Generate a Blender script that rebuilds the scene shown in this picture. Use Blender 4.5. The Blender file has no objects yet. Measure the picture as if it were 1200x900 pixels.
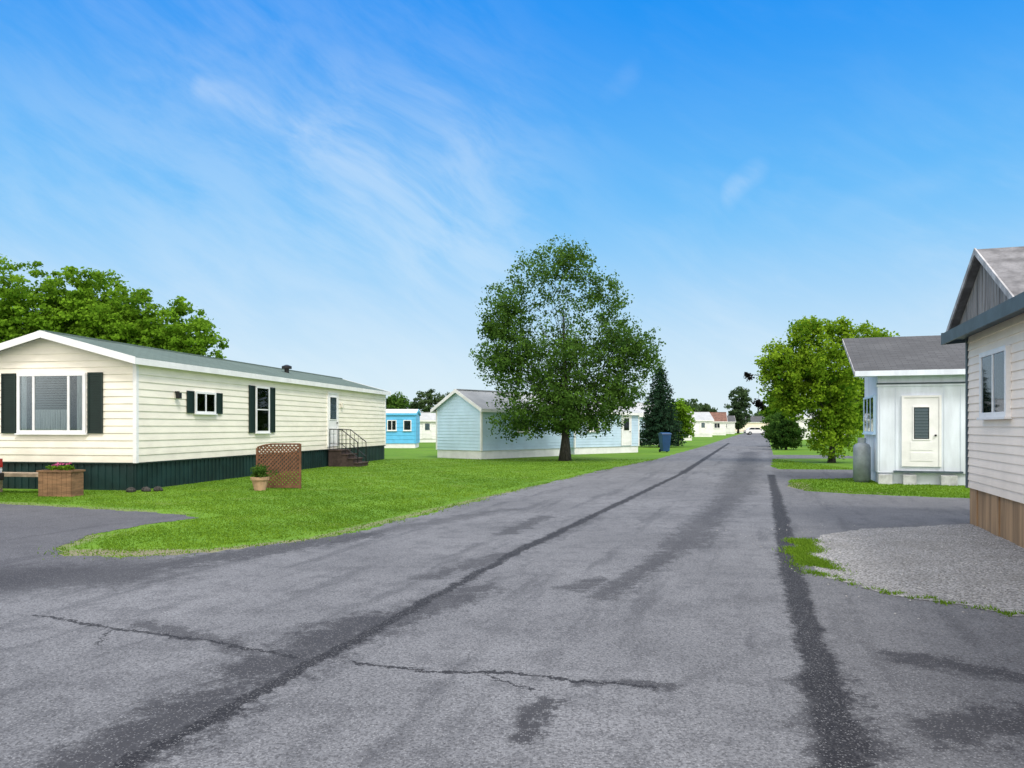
import bpy, math, random
import numpy as np
from mathutils import Vector, Matrix
random.seed(7); rng=np.random.default_rng(7)
scene=bpy.context.scene; COL=scene.collection
scene.view_settings.view_transform='Standard'; scene.view_settings.look='None'
scene.view_settings.exposure=0; scene.view_settings.gamma=1

# ---------------------------------------------------------------- node helper
class NT:
    def __init__(s,tree): s.t=tree; s.t.nodes.clear()
    def node(s,typ,**kw):
        n=s.t.nodes.new(typ)
        for k,v in kw.items(): setattr(n,k,v)
        return n
    def put(s,sock,v):
        if v is None: return
        if isinstance(v,bpy.types.NodeSocket): s.t.links.new(v,sock)
        else:
            try: sock.default_value=v
            except Exception: sock.default_value=tuple(v)+(1,)
    def m(s,op,a,b=None,c=None,clamp=False):
        n=s.node('ShaderNodeMath',operation=op,use_clamp=clamp)
        s.put(n.inputs[0],a); s.put(n.inputs[1],b)
        if c is not None: s.put(n.inputs[2],c)
        return n.outputs[0]
    def v(s,op,a,b=None,scale=None):
        n=s.node('ShaderNodeVectorMath',operation=op)
        s.put(n.inputs[0],a); s.put(n.inputs[1],b)
        if scale is not None: s.put(n.inputs['Scale'],scale)
        return n.outputs['Value'] if op in('DOT_PRODUCT','LENGTH','DISTANCE') else n.outputs[0]
    def noise(s,vec,scale,detail=3,rough=.5,col=False,dist=0):
        n=s.node('ShaderNodeTexNoise'); s.put(n.inputs['Vector'],vec)
        n.inputs['Scale'].default_value=scale; n.inputs['Detail'].default_value=detail
        n.inputs['Roughness'].default_value=rough; n.inputs['Distortion'].default_value=dist
        return n.outputs['Color'] if col else n.outputs['Fac']
    def voro(s,vec,scale,feature='F1',out='Distance'):
        n=s.node('ShaderNodeTexVoronoi',feature=feature); s.put(n.inputs['Vector'],vec)
        n.inputs['Scale'].default_value=scale
        return (n.outputs['Distance'],n.outputs['Color']) if out=='both' else n.outputs[out]
    def ss(s,x,a,b,lo=0,hi=1):
        n=s.node('ShaderNodeMapRange',interpolation_type='SMOOTHSTEP')
        s.put(n.inputs['Value'],x); s.put(n.inputs['From Min'],a); s.put(n.inputs['From Max'],b)
        s.put(n.inputs['To Min'],lo); s.put(n.inputs['To Max'],hi); return n.outputs[0]
    def mix(s,f,a,b,blend='MIX'):
        n=s.node('ShaderNodeMix',data_type='RGBA',blend_type=blend); n.clamp_factor=True
        s.put(n.inputs[0],f)
        for i,x in ((6,a),(7,b)):
            if isinstance(x,(tuple,list)) and len(x)==3: x=tuple(x)+(1,)
            s.put(n.inputs[i],x)
        return n.outputs[2]
    def coords(s,kind='Object'): return s.node('ShaderNodeTexCoord').outputs[kind]
    def xyz(s,v):
        n=s.node('ShaderNodeSeparateXYZ'); s.put(n.inputs[0],v); return n.outputs
    def comb(s,x,y,z=0.0):
        n=s.node('ShaderNodeCombineXYZ')
        for i,q in enumerate((x,y,z)): s.put(n.inputs[i],q)
        return n.outputs[0]
    def capsule(s,P,A,B):
        A=Vector((A[0],A[1],0)); B=Vector((B[0],B[1],0)); ba=B-A
        pa=s.v('SUBTRACT',P,A[:])
        h=s.m('DIVIDE',s.v('DOT_PRODUCT',pa,ba[:]),max(ba.length_squared,1e-6),clamp=True)
        q=s.v('SUBTRACT',pa,s.v('SCALE',ba[:],scale=h))
        return s.v('LENGTH',q)
    def bsdf(s,color,rough=.6,bump=None,bstr=.3,bdist=.02,spec=.4,metal=0,alpha=None):
        p=s.node('ShaderNodeBsdfPrincipled'); s.put(p.inputs['Base Color'],color)
        s.put(p.inputs['Roughness'],rough); p.inputs['Specular IOR Level'].default_value=spec
        p.inputs['Metallic'].default_value=metal
        if bump is not None:
            b=s.node('ShaderNodeBump'); b.inputs['Strength'].default_value=bstr
            b.inputs['Distance'].default_value=bdist; s.put(b.inputs['Height'],bump)
            s.t.links.new(b.outputs[0],p.inputs['Normal'])
        return p.outputs[0]
    def out(s,sh):
        o=s.node('ShaderNodeOutputMaterial'); s.t.links.new(sh,o.inputs['Surface'])

def newmat(name):
    m=bpy.data.materials.new(name); m.use_nodes=True; return m,NT(m.node_tree)
def simple(name,c,rough=.6,var=.12,scale=2.5,fine=40,bstr=.15,spec=.35,metal=0,dirt=None,dirtz=0,stretch=(1,1,1)):
    """painted / plain surface with blotches, fine grain and weathering near a height"""
    m,n=newmat(name); P=n.coords(); Ps=n.v('MULTIPLY',P,stretch)
    a=n.noise(Ps,scale,3,.6); f=n.noise(Ps,fine,1)
    c=tuple(c)
    dark=tuple(x*(1-var*1.6) for x in c); lite=tuple(min(1,x*(1+var*.7)) for x in c)
    colr=n.mix(n.ss(a,.3,.7),dark,lite)
    colr=n.mix(n.m('MULTIPLY',n.ss(f,.45,.75),var*.9),colr,tuple(x*.5 for x in c))
    if dirt:
        z=n.xyz(P)[2]
        k=n.m('MULTIPLY',n.ss(n.m('ADD',z,n.m('MULTIPLY',a,.5)),dirtz+.15,dirtz+.7,1,0),.35)
        colr=n.mix(k,colr,dirt)
    n.out(n.bsdf(colr,rough,f,bstr,.01,spec,metal)); return m

# ---------------------------------------------------------------- mesh helper
def link(ob,parent=None):
    COL.objects.link(ob)
    if parent is not None: ob.parent=parent
    return ob
def top(name,label,cat,loc=(0,0,0),rot=0,group=None):
    e=bpy.data.objects.new(name,None); e.empty_display_size=.3
    e.location=loc; e.rotation_euler=(0,0,rot); e["label"]=label; e["category"]=cat
    if group: e["group"]=group
    return link(e)
class MB:
    def __init__(s): s.v=[]; s.f=[]; s.mi=[]
    def face(s,pts,m=0):
        i=len(s.v); s.v+= [tuple(p) for p in pts]; s.f.append(tuple(range(i,i+len(pts)))); s.mi.append(m)
    def box(s,x0,x1,y0,y1,z0,z1,m=0):
        if x0>x1:x0,x1=x1,x0
        if y0>y1:y0,y1=y1,y0
        i=len(s.v)
        s.v+=[(x,y,z) for z in(z0,z1) for x,y in((x0,y0),(x1,y0),(x1,y1),(x0,y1))]
        for q in((0,3,2,1),(4,5,6,7),(0,1,5,4),(1,2,6,5),(2,3,7,6),(3,0,4,7)):
            s.f.append(tuple(i+k for k in q)); s.mi.append(m)
        return s
    def prism(s,pts,ax,a,b,m=0):
        """polygon pts (2D) extruded along axis ax from a to b"""
        def P(p,t): return {'x':(t,p[0],p[1]),'y':(p[0],t,p[1]),'z':(p[0],p[1],t)}[ax]
        n=len(pts); i=len(s.v)
        s.v+=[P(p,a) for p in pts]+[P(p,b) for p in pts]
        s.f.append(tuple(i+k for k in range(n-1,-1,-1))); s.f.append(tuple(i+n+k for k in range(n)))
        s.mi+=[m,m]
        for k in range(n):
            j=(k+1)%n; s.f.append((i+k,i+j,i+n+j,i+n+k)); s.mi.append(m)
        return s
    def tube(s,pts,rad,n=8,m=0,cap=True):
        pts=[Vector(p) for p in pts]
        if not hasattr(rad,'__len__'): rad=[rad]*len(pts)
        i0=len(s.v); ref=None
        for k,p in enumerate(pts):
            d=(pts[min(k+1,len(pts)-1)]-pts[max(k-1,0)]).normalized()
            if ref is None: ref=Vector((1,0,0)) if abs(d.x)<.8 else Vector((0,1,0))
            a=(ref-d*ref.dot(d)).normalized(); b=d.cross(a); ref=a
            for j in range(n):
                t=2*math.pi*j/n; s.v.append(tuple(p+(a*math.cos(t)+b*math.sin(t))*rad[k]))
        for k in range(len(pts)-1):
            for j in range(n):
                jj=(j+1)%n; s.f.append((i0+k*n+j,i0+k*n+jj,i0+(k+1)*n+jj,i0+(k+1)*n+j)); s.mi.append(m)
        if cap:
            s.f.append(tuple(i0+j for j in range(n-1,-1,-1))); s.mi.append(m)
            e=i0+(len(pts)-1)*n; s.f.append(tuple(e+j for j in range(n))); s.mi.append(m)
        return s
    def ob(s,name,mats,parent=None,smooth=False,bevel=0,label=None):
        me=bpy.data.meshes.new(name); me.from_pydata(s.v,[],s.f)
        if not isinstance(mats,(list,tuple)): mats=[mats]
        for m in mats: me.materials.append(m)
        me.polygons.foreach_set('material_index',s.mi)
        if smooth: me.polygons.foreach_set('use_smooth',[True]*len(s.f))
        me.update(); o=bpy.data.objects.new(name,me); link(o,parent)
        if bevel:
            b=o.modifiers.new('bevel','BEVEL'); b.width=bevel; b.segments=2; b.limit_method='ANGLE'
        if label: o["label"]=label
        return o

# ---------------------------------------------------------------- materials
M={}
M['cream']=simple('cream siding',(.90,.845,.735),.55,.05,1.2,30,.08,dirt=(.45,.42,.36),dirtz=.7,stretch=(1,1,3))
M['white']=simple('white trim paint',(.83,.83,.84),.5,.06,2,30,.08)
M['offwhite']=simple('weathered white panel',(.74,.80,.90),.6,.08,1.1,25,.1,dirt=(.42,.45,.48),dirtz=.4,stretch=(3,3,.6))
M['vinyl']=simple('ivory vinyl siding',(.97,.84,.73),.5,.04,1.3,30,.06,dirt=(.50,.42,.34),dirtz=.6)
M['dkgreen']=simple('dark green metal',(.010,.032,.032),.45,.25,1.5,30,.1,dirt=(.05,.055,.05),dirtz=-.3)
M['shutter']=simple('green shutter',(.009,.024,.020),.5,.1)
M['blueside']=simple('pale blue siding',(.58,.77,.94),.55,.05,1.2,30,.06)
M['bluegrey']=simple('light grey blue siding',(.52,.67,.82),.55,.06,1.2,30,.06)
M['cyan']=simple('sky blue metal siding',(.12,.50,.84),.4,.06)
M['tan']=simple('plywood skirting',(.38,.24,.13),.75,.22,1.4,30,.25,dirt=(.14,.11,.08),dirtz=-.2,stretch=(6,6,.5))
M['greywood']=simple('weathered grey boards',(.25,.24,.24),.8,.3,2,30,.3,stretch=(6,6,.5))
M['wornwhite']=simple('worn white board',(.48,.48,.50),.7,.3,3,25,.3)
M['wornroof']=simple('worn grey roofing',(.20,.20,.215),.85,.3,3,25,.3)
M['slate']=simple('slate blue fascia',(.070,.10,.12),.5,.15)
M['wood']=simple('brown stained wood',(.25,.14,.075),.7,.25,3,40,.25,stretch=(1,1,5))
M['paleW']=simple('weathered plank',(.42,.33,.24),.8,.25,3,40,.25)
M['stepw']=simple('dark brown step',(.062,.042,.038),.85,.25,5,40,.3)
M['iron']=simple('black iron',(.012,.012,.013),.4,.1)
M['terra']=simple('terracotta',(.50,.32,.20),.75,.15,5)
M['lattW']=simple('lattice wood',(.17,.078,.042),.7,.2,6)
M['tank']=simple('grey steel tank',(.27,.31,.34),.5,.15,3,30,.1,metal=.1)
M['bluebin']=simple('dark blue plastic',(.015,.06,.16),.4,.1)
M['concrete']=simple('concrete block',(.50,.51,.52),.9,.2,4,40,.4)
M['dark']=simple('dark interior',(.012,.014,.017),.9,.1)
M['curtain']=simple('curtain cloth',(.60,.61,.60),.9,.15,5,40,.1,stretch=(5,5,.4))
M['bark']=simple('bark',(.055,.052,.048),.95,.4,5,30,.8,stretch=(4,4,1))
M['rubber']=simple('tyre rubber',(.015,.015,.016),.8,.1)
M['carpaint']=simple('white car paint',(.75,.76,.78),.25,.02)
M['redlamp']=simple('red tail lamp',(.35,.015,.012),.25,.02)
M['redroof']=simple('rusty brown roof',(.19,.10,.075),.8,.2)
M['pink']=simple('pink petals',(.55,.10,.25),.7,.2,20)
M['lamp']=simple('lamp glass',(.7,.68,.6),.3,.05)
def mk_glass():
    m,n=newmat('window glass')
    tr=n.node('ShaderNodeBsdfTransparent'); tr.inputs[0].default_value=(.84,.88,.88,1)
    gl=n.node('ShaderNodeBsdfGlossy'); gl.inputs['Roughness'].default_value=.03; gl.inputs['Color'].default_value=(.9,.95,1,1)
    fr=n.node('ShaderNodeFresnel'); fr.inputs['IOR'].default_value=1.45
    mx=n.node('ShaderNodeMixShader'); n.t.links.new(fr.outputs[0],mx.inputs[0])
    n.t.links.new(tr.outputs[0],mx.inputs[1]); n.t.links.new(gl.outputs[0],mx.inputs[2]); n.out(mx.outputs[0]); return m
M['glass']=mk_glass()
def mk_blind(name,lo,hi,f=16):
    m,n=newmat(name); P=n.coords(); z=n.xyz(P)[2]
    w=n.m('FRACT',n.m('MULTIPLY',z,f)); c=n.mix(n.ss(w,.15,.5),lo,hi)
    n.out(n.bsdf(c,.7)); return m
M['blind']=mk_blind('slatted blind',(.02,.024,.024),(.15,.165,.165))
M['louvre']=mk_blind('pale louvre',(.25,.28,.31),(.46,.49,.53),12)
def mk_shingle(name,c1,c2,rowh=.14,mort=.5):
    m,n=newmat(name); P=n.coords(); b=n.node('ShaderNodeTexBrick')
    x,y,z=n.xyz(P)[:3]
    n.put(b.inputs['Vector'],n.comb(x,n.m('ADD',y,z)))
    b.inputs['Color1'].default_value=(*c1,1); b.inputs['Color2'].default_value=(*c2,1)
    b.inputs['Mortar'].default_value=(*[q*mort for q in c1],1); b.inputs['Scale'].default_value=1
    b.inputs['Brick Width'].default_value=.33; b.inputs['Row Height'].default_value=rowh
    b.inputs['Mortar Size'].default_value=.010
    c=n.mix(n.m('MULTIPLY',n.ss(n.noise(P,1.2,4),.3,.7),.5),b.outputs['Color'],tuple(q*.6 for q in c1))
    c=n.mix(n.m('MULTIPLY',n.noise(P,90,1),.4),c,tuple(min(1,q*1.6) for q in c2))
    n.out(n.bsdf(c,.9,b.outputs['Fac'],.4,.01,.2)); return m
M['roofgreen']=mk_shingle('green grey shingles',(.10,.14,.125),(.13,.175,.155))
M['roofgrey']=mk_shingle('charcoal shingles',(.070,.073,.080),(.105,.109,.118))
M['rooflight']=mk_shingle('light grey shingles',(.38,.40,.42),(.44,.46,.48),.14,.8)

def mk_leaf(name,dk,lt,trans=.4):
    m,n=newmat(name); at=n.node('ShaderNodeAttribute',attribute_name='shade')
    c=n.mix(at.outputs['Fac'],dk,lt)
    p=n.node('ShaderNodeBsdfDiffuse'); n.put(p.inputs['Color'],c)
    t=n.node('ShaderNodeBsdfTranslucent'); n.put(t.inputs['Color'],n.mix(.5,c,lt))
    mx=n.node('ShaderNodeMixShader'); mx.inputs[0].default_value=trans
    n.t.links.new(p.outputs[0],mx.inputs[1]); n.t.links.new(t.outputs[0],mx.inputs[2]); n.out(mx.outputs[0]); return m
M['leafA']=mk_leaf('ash leaves',(.022,.062,.014),(.125,.24,.04),.42)
M['leafB']=mk_leaf('maple leaves',(.045,.12,.010),(.21,.38,.03),.45)
M['leafC']=mk_leaf('fresh leaves',(.05,.14,.010),(.27,.42,.03),.45)
M['leafD']=mk_leaf('spruce needles',(.012,.034,.020),(.040,.085,.045),.15)
M['leafE']=mk_leaf('far leaves',(.04,.075,.035),(.11,.17,.07))
M['leafK']=mk_leaf('withered leaves',(.004,.004,.004),(.012,.012,.010),.05)
M['blade']=mk_leaf('grass blades',(.065,.150,.014),(.18,.305,.028),.3)

# road frame: u along the road, v to its right
def uv(u,v): return (.3096*u+.9509*v,.9509*u-.3096*v)

def mk_asphalt():
    m,n=newmat('worn asphalt'); P=n.coords()
    x,y,z=n.xyz(P)[:3]; P=n.comb(x,y,0.0)
    d1=n.v('SCALE',n.v('SUBTRACT',n.noise(P,2.2,2,.6,col=True),(.5,.5,.5)),scale=.42)
    d2=n.v('SCALE',n.v('SUBTRACT',n.noise(P,14,3,.7,col=True),(.5,.5,.5)),scale=.20)
    D=n.v('MULTIPLY',n.v('ADD',n.v('ADD',P,d1),d2),(1,1,0))
    big=n.noise(P,.35,3,.6); mid=n.noise(P,2.6,5,.8); fine=n.noise(P,48,2,.7)
    col=n.mix(n.ss(big,.3,.7),(.150,.154,.168),(.212,.217,.234))
    col=n.mix(n.m('MULTIPLY',n.ss(mid,.47,.62),.50),col,(.088,.090,.101))
    # streaks along the travel direction
    us=n.m('ADD',n.m('MULTIPLY',x,.3096),n.m('MULTIPLY',y,.9509)); vs=n.m('SUBTRACT',n.m('MULTIPLY',x,.9509),n.m('MULTIPLY',y,.3096))
    st=n.noise(n.comb(n.m('ADD',n.m('MULTIPLY',vs,1.7),n.m('MULTIPLY',mid,.5)),n.m('MULTIPLY',us,.16)),1.5,4,.75)
    col=n.mix(n.m('MULTIPLY',n.ss(st,.50,.66),.55),col,(.066,.068,.078))
    # older lot surface beyond the right joint
    col=n.mix(n.m('MULTIPLY',n.ss(vs,.30,.42),.35),col,(.083,.083,.090))
    # side drive and lawn edge on the far side
    col=n.mix(n.m('MULTIPLY',n.ss(n.m('ADD',n.m('ADD',vs,n.m('MULTIPLY',big,1.6)),n.m('MULTIPLY',mid,.9)),-5.2,-6.1,0,1),.55),col,(.052,.051,.062))
    patch=[((-8.5,7.0),(-4.4,8.3),.95,.75),((-4.4,8.3),(-2.2,11.3),.42,.75),((-2.2,11.3),(-.1,14.8),.25,.45),
      ((-1.66,4.97),(-1.18,6.3),.34,.85),((-1.95,3.7),(-1.79,4.4),.36,.85),((-1.13,6.0),(-.34,7.6),.26,.7),
      ((.8,7.2),(2.28,10.3),.18,.65),((2.28,10.3),(5.3,18.3),.36,.6),((5.3,18.3),(14.9,48),.6,.55),
      ((.6,7.6),(.88,8.0),.18,.7),((-.12,11.5),(.6,13.7),.18,.65),((.04,3.89),(.2,4.43),.09,.85),((.45,4.75),(.95,4.7),.08,.75),
      ((2.72,5.33),(3.3,4.8),.17,.85),((2.31,4.0),(2.9,4.2),.27,.85),((-.9,8.1),(-.1,9.6),.15,.65),((1.55,3.5),(2.0,4.9),.20,.85),
      ((-3.0,6.2),(-1.9,5.5),.14,.65),((.1,9.9),(1.5,13.5),.16,.4)]
    mask=None
    nn=n.m('MULTIPLY',n.m('SUBTRACT',n.noise(P,7,5,.85),.5),1.5)
    for A,B,r,sv in patch:
        d=n.m('ADD',n.capsule(D,A,B),n.m('MULTIPLY',nn,min(1,r*3)))
        k=n.ss(d,r*.35,r*1.3,sv,0); mask=k if mask is None else n.m('MAXIMUM',mask,k)
    col=n.mix(mask,col,(.026,.026,.032))
    D2=n.v('MULTIPLY',n.v('ADD',n.v('ADD',P,n.v('SCALE',d1,scale=.35)),d2),(1,1,0))
    cr=[((-2.2,2.4),(0,9.6),.055),((0,9.6),(5.8,26.2),.08),((5.8,26.2),(21.2,75),.12),
        ((1.2,2.4),(2.93,8.0),.115),((2.93,8.0),(5.55,16),.12),((5.55,16),(8.6,25.5),.11),
        ((-4.04,6.49),(-3.09,6.05),.018),((-3.09,6.05),(-2.37,5.76),.026),((-2.37,5.76),(-1.45,5.3),.022),
        ((-1.08,5.24),(-.56,5.02),.020),((-.56,5.02),(.055,4.97),.024),((.055,4.97),(.43,4.8),.020),((.43,4.8),(.9,4.68),.02),
        ((-.2,4.98),(.15,4.62),.010),((-3.2,6.1),(-3.0,5.6),.010)]
    mk=None
    for A,B,r in cr:
        k=n.ss(n.capsule(D2,A,B),r*.7,r*1.35,1,0); mk=k if mk is None else n.m('MAXIMUM',mk,k)
    mk=n.m('MULTIPLY',mk,n.ss(mid,.28,.42,.55,.95))
    col=n.mix(mk,col,(.014,.014,.018))
    # aggregate
    sp,cell=n.voro(P,85,out='both'); cx,cy=n.xyz(cell)[:2]
    stone=n.m('MULTIPLY',n.ss(sp,.28,.5,1,0),n.ss(cx,.5,.9))
    col=n.mix(n.m('MULTIPLY',stone,.45),col,(.40,.405,.42))
    col=n.mix(n.m('MULTIPLY',n.ss(cy,.55,.85),.50),col,(.050,.050,.055))
    pit=n.m('MULTIPLY',n.ss(fine,.50,.66),.60); col=n.mix(pit,col,(.038,.038,.042))
    n.out(n.bsdf(col,.85,sp,-.8,.012,.25)); return m
M['asphalt']=mk_asphalt()
def mk_grass():
    m,n=newmat('lawn'); P=n.coords()
    a=n.noise(P,.25,3,.6); b=n.noise(P,3,3,.7); f=n.noise(P,30,2,.7)
    c=n.mix(n.ss(a,.3,.7),(.085,.190,.014),(.130,.255,.020))
    c=n.mix(n.m('MULTIPLY',n.ss(b,.4,.7),.5),c,(.055,.130,.012))
    c=n.mix(n.m('MULTIPLY',n.ss(f,.45,.75),.35),c,(.18,.29,.035))
    c=n.mix(n.m('MULTIPLY',n.ss(n.noise(P,.9,3,.7),.53,.72),.45),c,(.18,.21,.06))
    x,y,z=n.xyz(P)[:3]; Q=n.comb(x,y,0.0)
    mask=None; nn=n.m('MULTIPLY',n.m('SUBTRACT',n.noise(P,5,3,.8),.5),.5)
    for A,B,r,s in [((-5.6,9.75),(-4.0,9.75),.24,.9),((-4.0,9.75),(-2.9,10.85),.14,.8),((-6.9,14.5),(-10.7,16.1),.18,.4),((-2.9,10.85),(0,19),.10,.6),((7.9,21.9),(7.2,19.6),.4,.8),((0,18.9),(7.2,37.9),.12,.5),((-5.9,9.75),(-6.2,11.25),.14,.6),((7.1,19.7),(9,18.4),.18,.6)]:
        k=n.ss(n.m('ADD',n.capsule(Q,A,B),nn),r*.6,r*1.6,s,0); mask=k if mask is None else n.m('MAXIMUM',mask,k)
    c=n.mix(mask,c,(.22,.19,.14))
    n.out(n.bsdf(c,.9,b,.5,.03,.15)); return m
M['grass']=mk_grass()
def mk_gravel():
    m,n=newmat('gravel'); P=n.coords(); d,cc=n.voro(P,42,out='both'); g=n.xyz(cc)[0]
    c=n.mix(g,(.20,.198,.20),(.44,.438,.44)); c=n.mix(n.ss(d,.4,.8),c,(.10,.098,.095))
    c=n.mix(n.m('MULTIPLY',n.ss(n.noise(P,1.2,4),.4,.7),.45),c,(.17,.165,.155))
    n.out(n.bsdf(c,.9,d,-.8,.015)); 
    return m
M['gravel']=mk_gravel()
M['stone']=simple('pebble stone',(.38,.378,.38),.85,.3,3)

# ---------------------------------------------------------------- ground
def structure(ob): ob["kind"]="structure"; return ob
g=MB(); g.face([(-1500,-300,0),(1500,-300,0),(1500,2500,0),(-1500,2500,0)]); structure(g.ob('ground',M['grass']))
def ragged(pts,amp=.05,step=.18,far=40):
    """subdivide the outline and push every point by a smooth wobble (never folds over itself)"""
    out=[]; n=len(pts)
    for i in range(n):
        a=Vector(pts[i]).to_2d(); b=Vector(pts[(i+1)%n]).to_2d(); L=(b-a).length
        near=min(a.length,b.length)
        k=max(1,int(L/(step*(1 if near<25 else 4)))) if near<far else 1
        k=min(k,200)
        nr=Vector((-(b-a).y,(b-a).x)).normalized()
        for j in range(k):
            p=a.lerp(b,j/k)
            if j and near<far:
                w_=amp*(math.sin(p.x*2.3+p.y*1.7)+math.sin(p.x*5.1-p.y*4.3+1)+.8*math.sin(p.x*13+p.y*11))*.8+random.uniform(-1,1)*amp
                p=p+nr*w_
            out.append(p)
    return out
def sheet(name,pts,z,mat,amp=.05,step=.18):
    P=ragged(pts,amp,step); b=MB(); b.face([(p.x,p.y,z) for p in P]); return structure(b.ob(name,mat))
road_pts=[(-32,-6),(34,-6),(34,9),(14,15.9),(10.2,17.1),(8.1,18.2),(7.25,19.1),(7.45,20.7),(8.0,22.2),(8.5,23.3),
  (11,23.9),(15,24.2),(17,28.2),(13,28.5),(10.0,28.8),(10.3,30.5),(12.2,36),(13.0,38.3),(18,38.7),(18.6,43),(14.8,43.5),
  (24.2,72),(47.7,144),(64,192),(58,192),(42.1,144),(31.3,111),(14.7,60),(7.16,37.9),(3.08,27.7),(0,18.9),(-1.32,14.8),(-2.15,12.2),(-2.9,10.75),
  (-3.95,9.75),(-4.75,9.35),(-5.6,9.55),(-6.0,10.1),(-6.25,11.25),(-5.95,12.6),(-5.5,13.5),(-6.6,14.3),(-10.7,15.95),(-32,17.5)]
sheet('road',road_pts,.004,M['asphalt'],.04,.09)
gravel_pts=[(4.6,11.35),(5.6,12.0),(9.5,13.2),(9.5,7),(5.5,5.6),(4.35,6.45),(3.92,7.0),(3.5,7.5),(3.35,8.2),(3.45,9.2),(3.8,10.1)]
sheet('gravel',gravel_pts,.008,M['gravel'],.035,.09)

def inside(px,py,poly):
    c=np.zeros(len(px),bool); n=len(poly)
    for i in range(n):
        x1,y1=poly[i]; x2,y2=poly[(i+1)%n]
        if y1==y2: continue
        cond=((y1>py)!=(y2>py))&(px<(x2-x1)*(py-y1)/(y2-y1)+x1); c^=cond
    return c
def quads_object(name,V,nv,shade,mat,parent=None):
    """V (n,nv,3) -> one mesh of separate faces"""
    n=len(V); me=bpy.data.meshes.new(name)
    me.vertices.add(n*nv); me.vertices.foreach_set('co',V.reshape(-1).astype(np.float32))
    me.loops.add(n*nv); me.loops.foreach_set('vertex_index',np.arange(n*nv,dtype=np.int32))
    me.polygons.add(n); me.polygons.foreach_set('loop_start',(np.arange(n)*nv).astype(np.int32))
    me.polygons.foreach_set('loop_total',np.full(n,nv,dtype=np.int32))
    a=me.attributes.new('shade','FLOAT','FACE'); a.data.foreach_set('value',shade.astype(np.float32))
    me.materials.append(mat); me.update(calc_edges=True); me.validate()
    return link(bpy.data.objects.new(name,me),parent)
def blades(x,y,h):
    n=len(x); ang=rng.uniform(0,2*np.pi,n); w=.005+.008*rng.random(n)*np.clip(y/14,.6,3)
    hh=h*(.4+1.0*rng.random(n)); lean=rng.normal(0,.6,(n,2))*hh[:,None]
    V=np.zeros((n,3,3)); dx=np.cos(ang)*w; dy=np.sin(ang)*w
    V[:,0]=np.c_[x-dx,y-dy,np.zeros(n)]; V[:,1]=np.c_[x+dx,y+dy,np.zeros(n)]; V[:,2]=np.c_[x+lean[:,0],y+lean[:,1],hh]
    return V
def field(n,x0,x1,y0,y1,test):
    t=rng.random(n*3); y=1/(1/y0+(1/y1-1/y0)*t); x=rng.uniform(x0,x1,n*3); k=test(x,y); return x[k][:n],y[k][:n]
road_arr=road_pts
x,y=field(150000,-13,9,8.9,38,lambda x,y:(~inside(x,y,road_arr))&(x<y*.72)&(x>-y*.72)&(x-.3256*y<-1)&((x+9.4)*.9857-(y-19.2)*.1687>.02)|((~inside(x,y,road_arr))&(y<19.2)&(x<-4)&(x>-y*.72)))
# worn patchy near the road edge: thin the blades out with position noise
thin=(np.sin(x*3.1+y*1.3)+np.sin(x*1.1-y*2.7+1)+np.sin(x*7+y*5))>-1.1+1.2*(rng.random(len(x))<.35)
near_edge=inside(x-.35,y-.35,road_arr)|inside(x+.4,y-.2,road_arr)|inside(x,y-.45,road_arr)
k=(~near_edge)|(rng.random(len(x))<.25); k&=thin|(rng.random(len(x))<.5)
V1=blades(x[k],y[k],.022)
x2,y2=field(20000,7,13,17,38,lambda x,y:(~inside(x,y,road_arr))&(x<y*.62)&(x-.3256*y>.3))
V2=blades(x2,y2,.03)
# sparse weeds between road joint and gravel: dense core, thinning outwards
n_=20000; tt=rng.random(n_); cxp=np.interp(tt,[0,.3,.6,1],[3.42,3.5,3.68,4.1]); cyp=np.interp(tt,[0,.3,.6,1],[8.3,8.9,9.7,10.8])
xx=cxp+rng.normal(0,.10,n_); yy=cyp+rng.normal(0,.10,n_)
k=(np.sin(xx*11+yy*2)+np.sin(yy*6+xx*3)+rng.normal(0,.5,n_))>-.3; V3=blades(xx[k],yy[k],.030)
# weeds along the gravel edge
ed=[(3.4,8.3),(3.5,7.5),(3.92,7.0),(4.35,6.45),(4.9,6.0)]; pts=[]
for a,b in zip(ed[:-1],ed[1:]):
    for i in range(420):
        t=random.random(); q=random.gauss(0,.03)+.03*math.sin(t*17+a[0]*9)
        pts.append((a[0]+(b[0]-a[0])*t+q,a[1]+(b[1]-a[1])*t+q))
pts=np.array(pts); cl=(np.sin(pts[:,0]*23)+np.sin(pts[:,1]*31))>-.1; V4=blades(pts[cl,0],pts[cl,1],.032)
# strays over the lawn edge onto the asphalt
sx=[];E=[(7.16,37.9),(3.08,27.7),(0,18.9),(-1.32,14.8),(-2.15,12.2),(-2.9,10.75),(-3.95,9.75),(-4.75,9.35),(-5.6,9.55),(-6.0,10.1)]
for a,b in zip(E[:-1],E[1:]):
    L_=math.hypot(a[0]-b[0],a[1]-b[1])
    for i in range(int(L_*90)):
        t=random.random(); sx.append((a[0]+(b[0]-a[0])*t+random.gauss(0,.10),a[1]+(b[1]-a[1])*t+random.gauss(0,.10)))
sx=np.array(sx); k=(np.sin(sx[:,0]*4)+np.sin(sx[:,1]*5))>-.6; V5=blades(sx[k,0],sx[k,1],.028)
VV=np.concatenate([V1,V2,V3,V4,V5]); gx=VV[:,0,0]; gy=VV[:,0,1]
gs=.5+.16*np.sin(gx*.9+gy*.5)+.12*np.sin(gx*2.3-gy*1.9)+rng.normal(0,.13,len(VV))
gr=quads_object('grass',VV,3,np.clip(gs,0,1),M['blade']); gr["kind"]="stuff"
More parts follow.
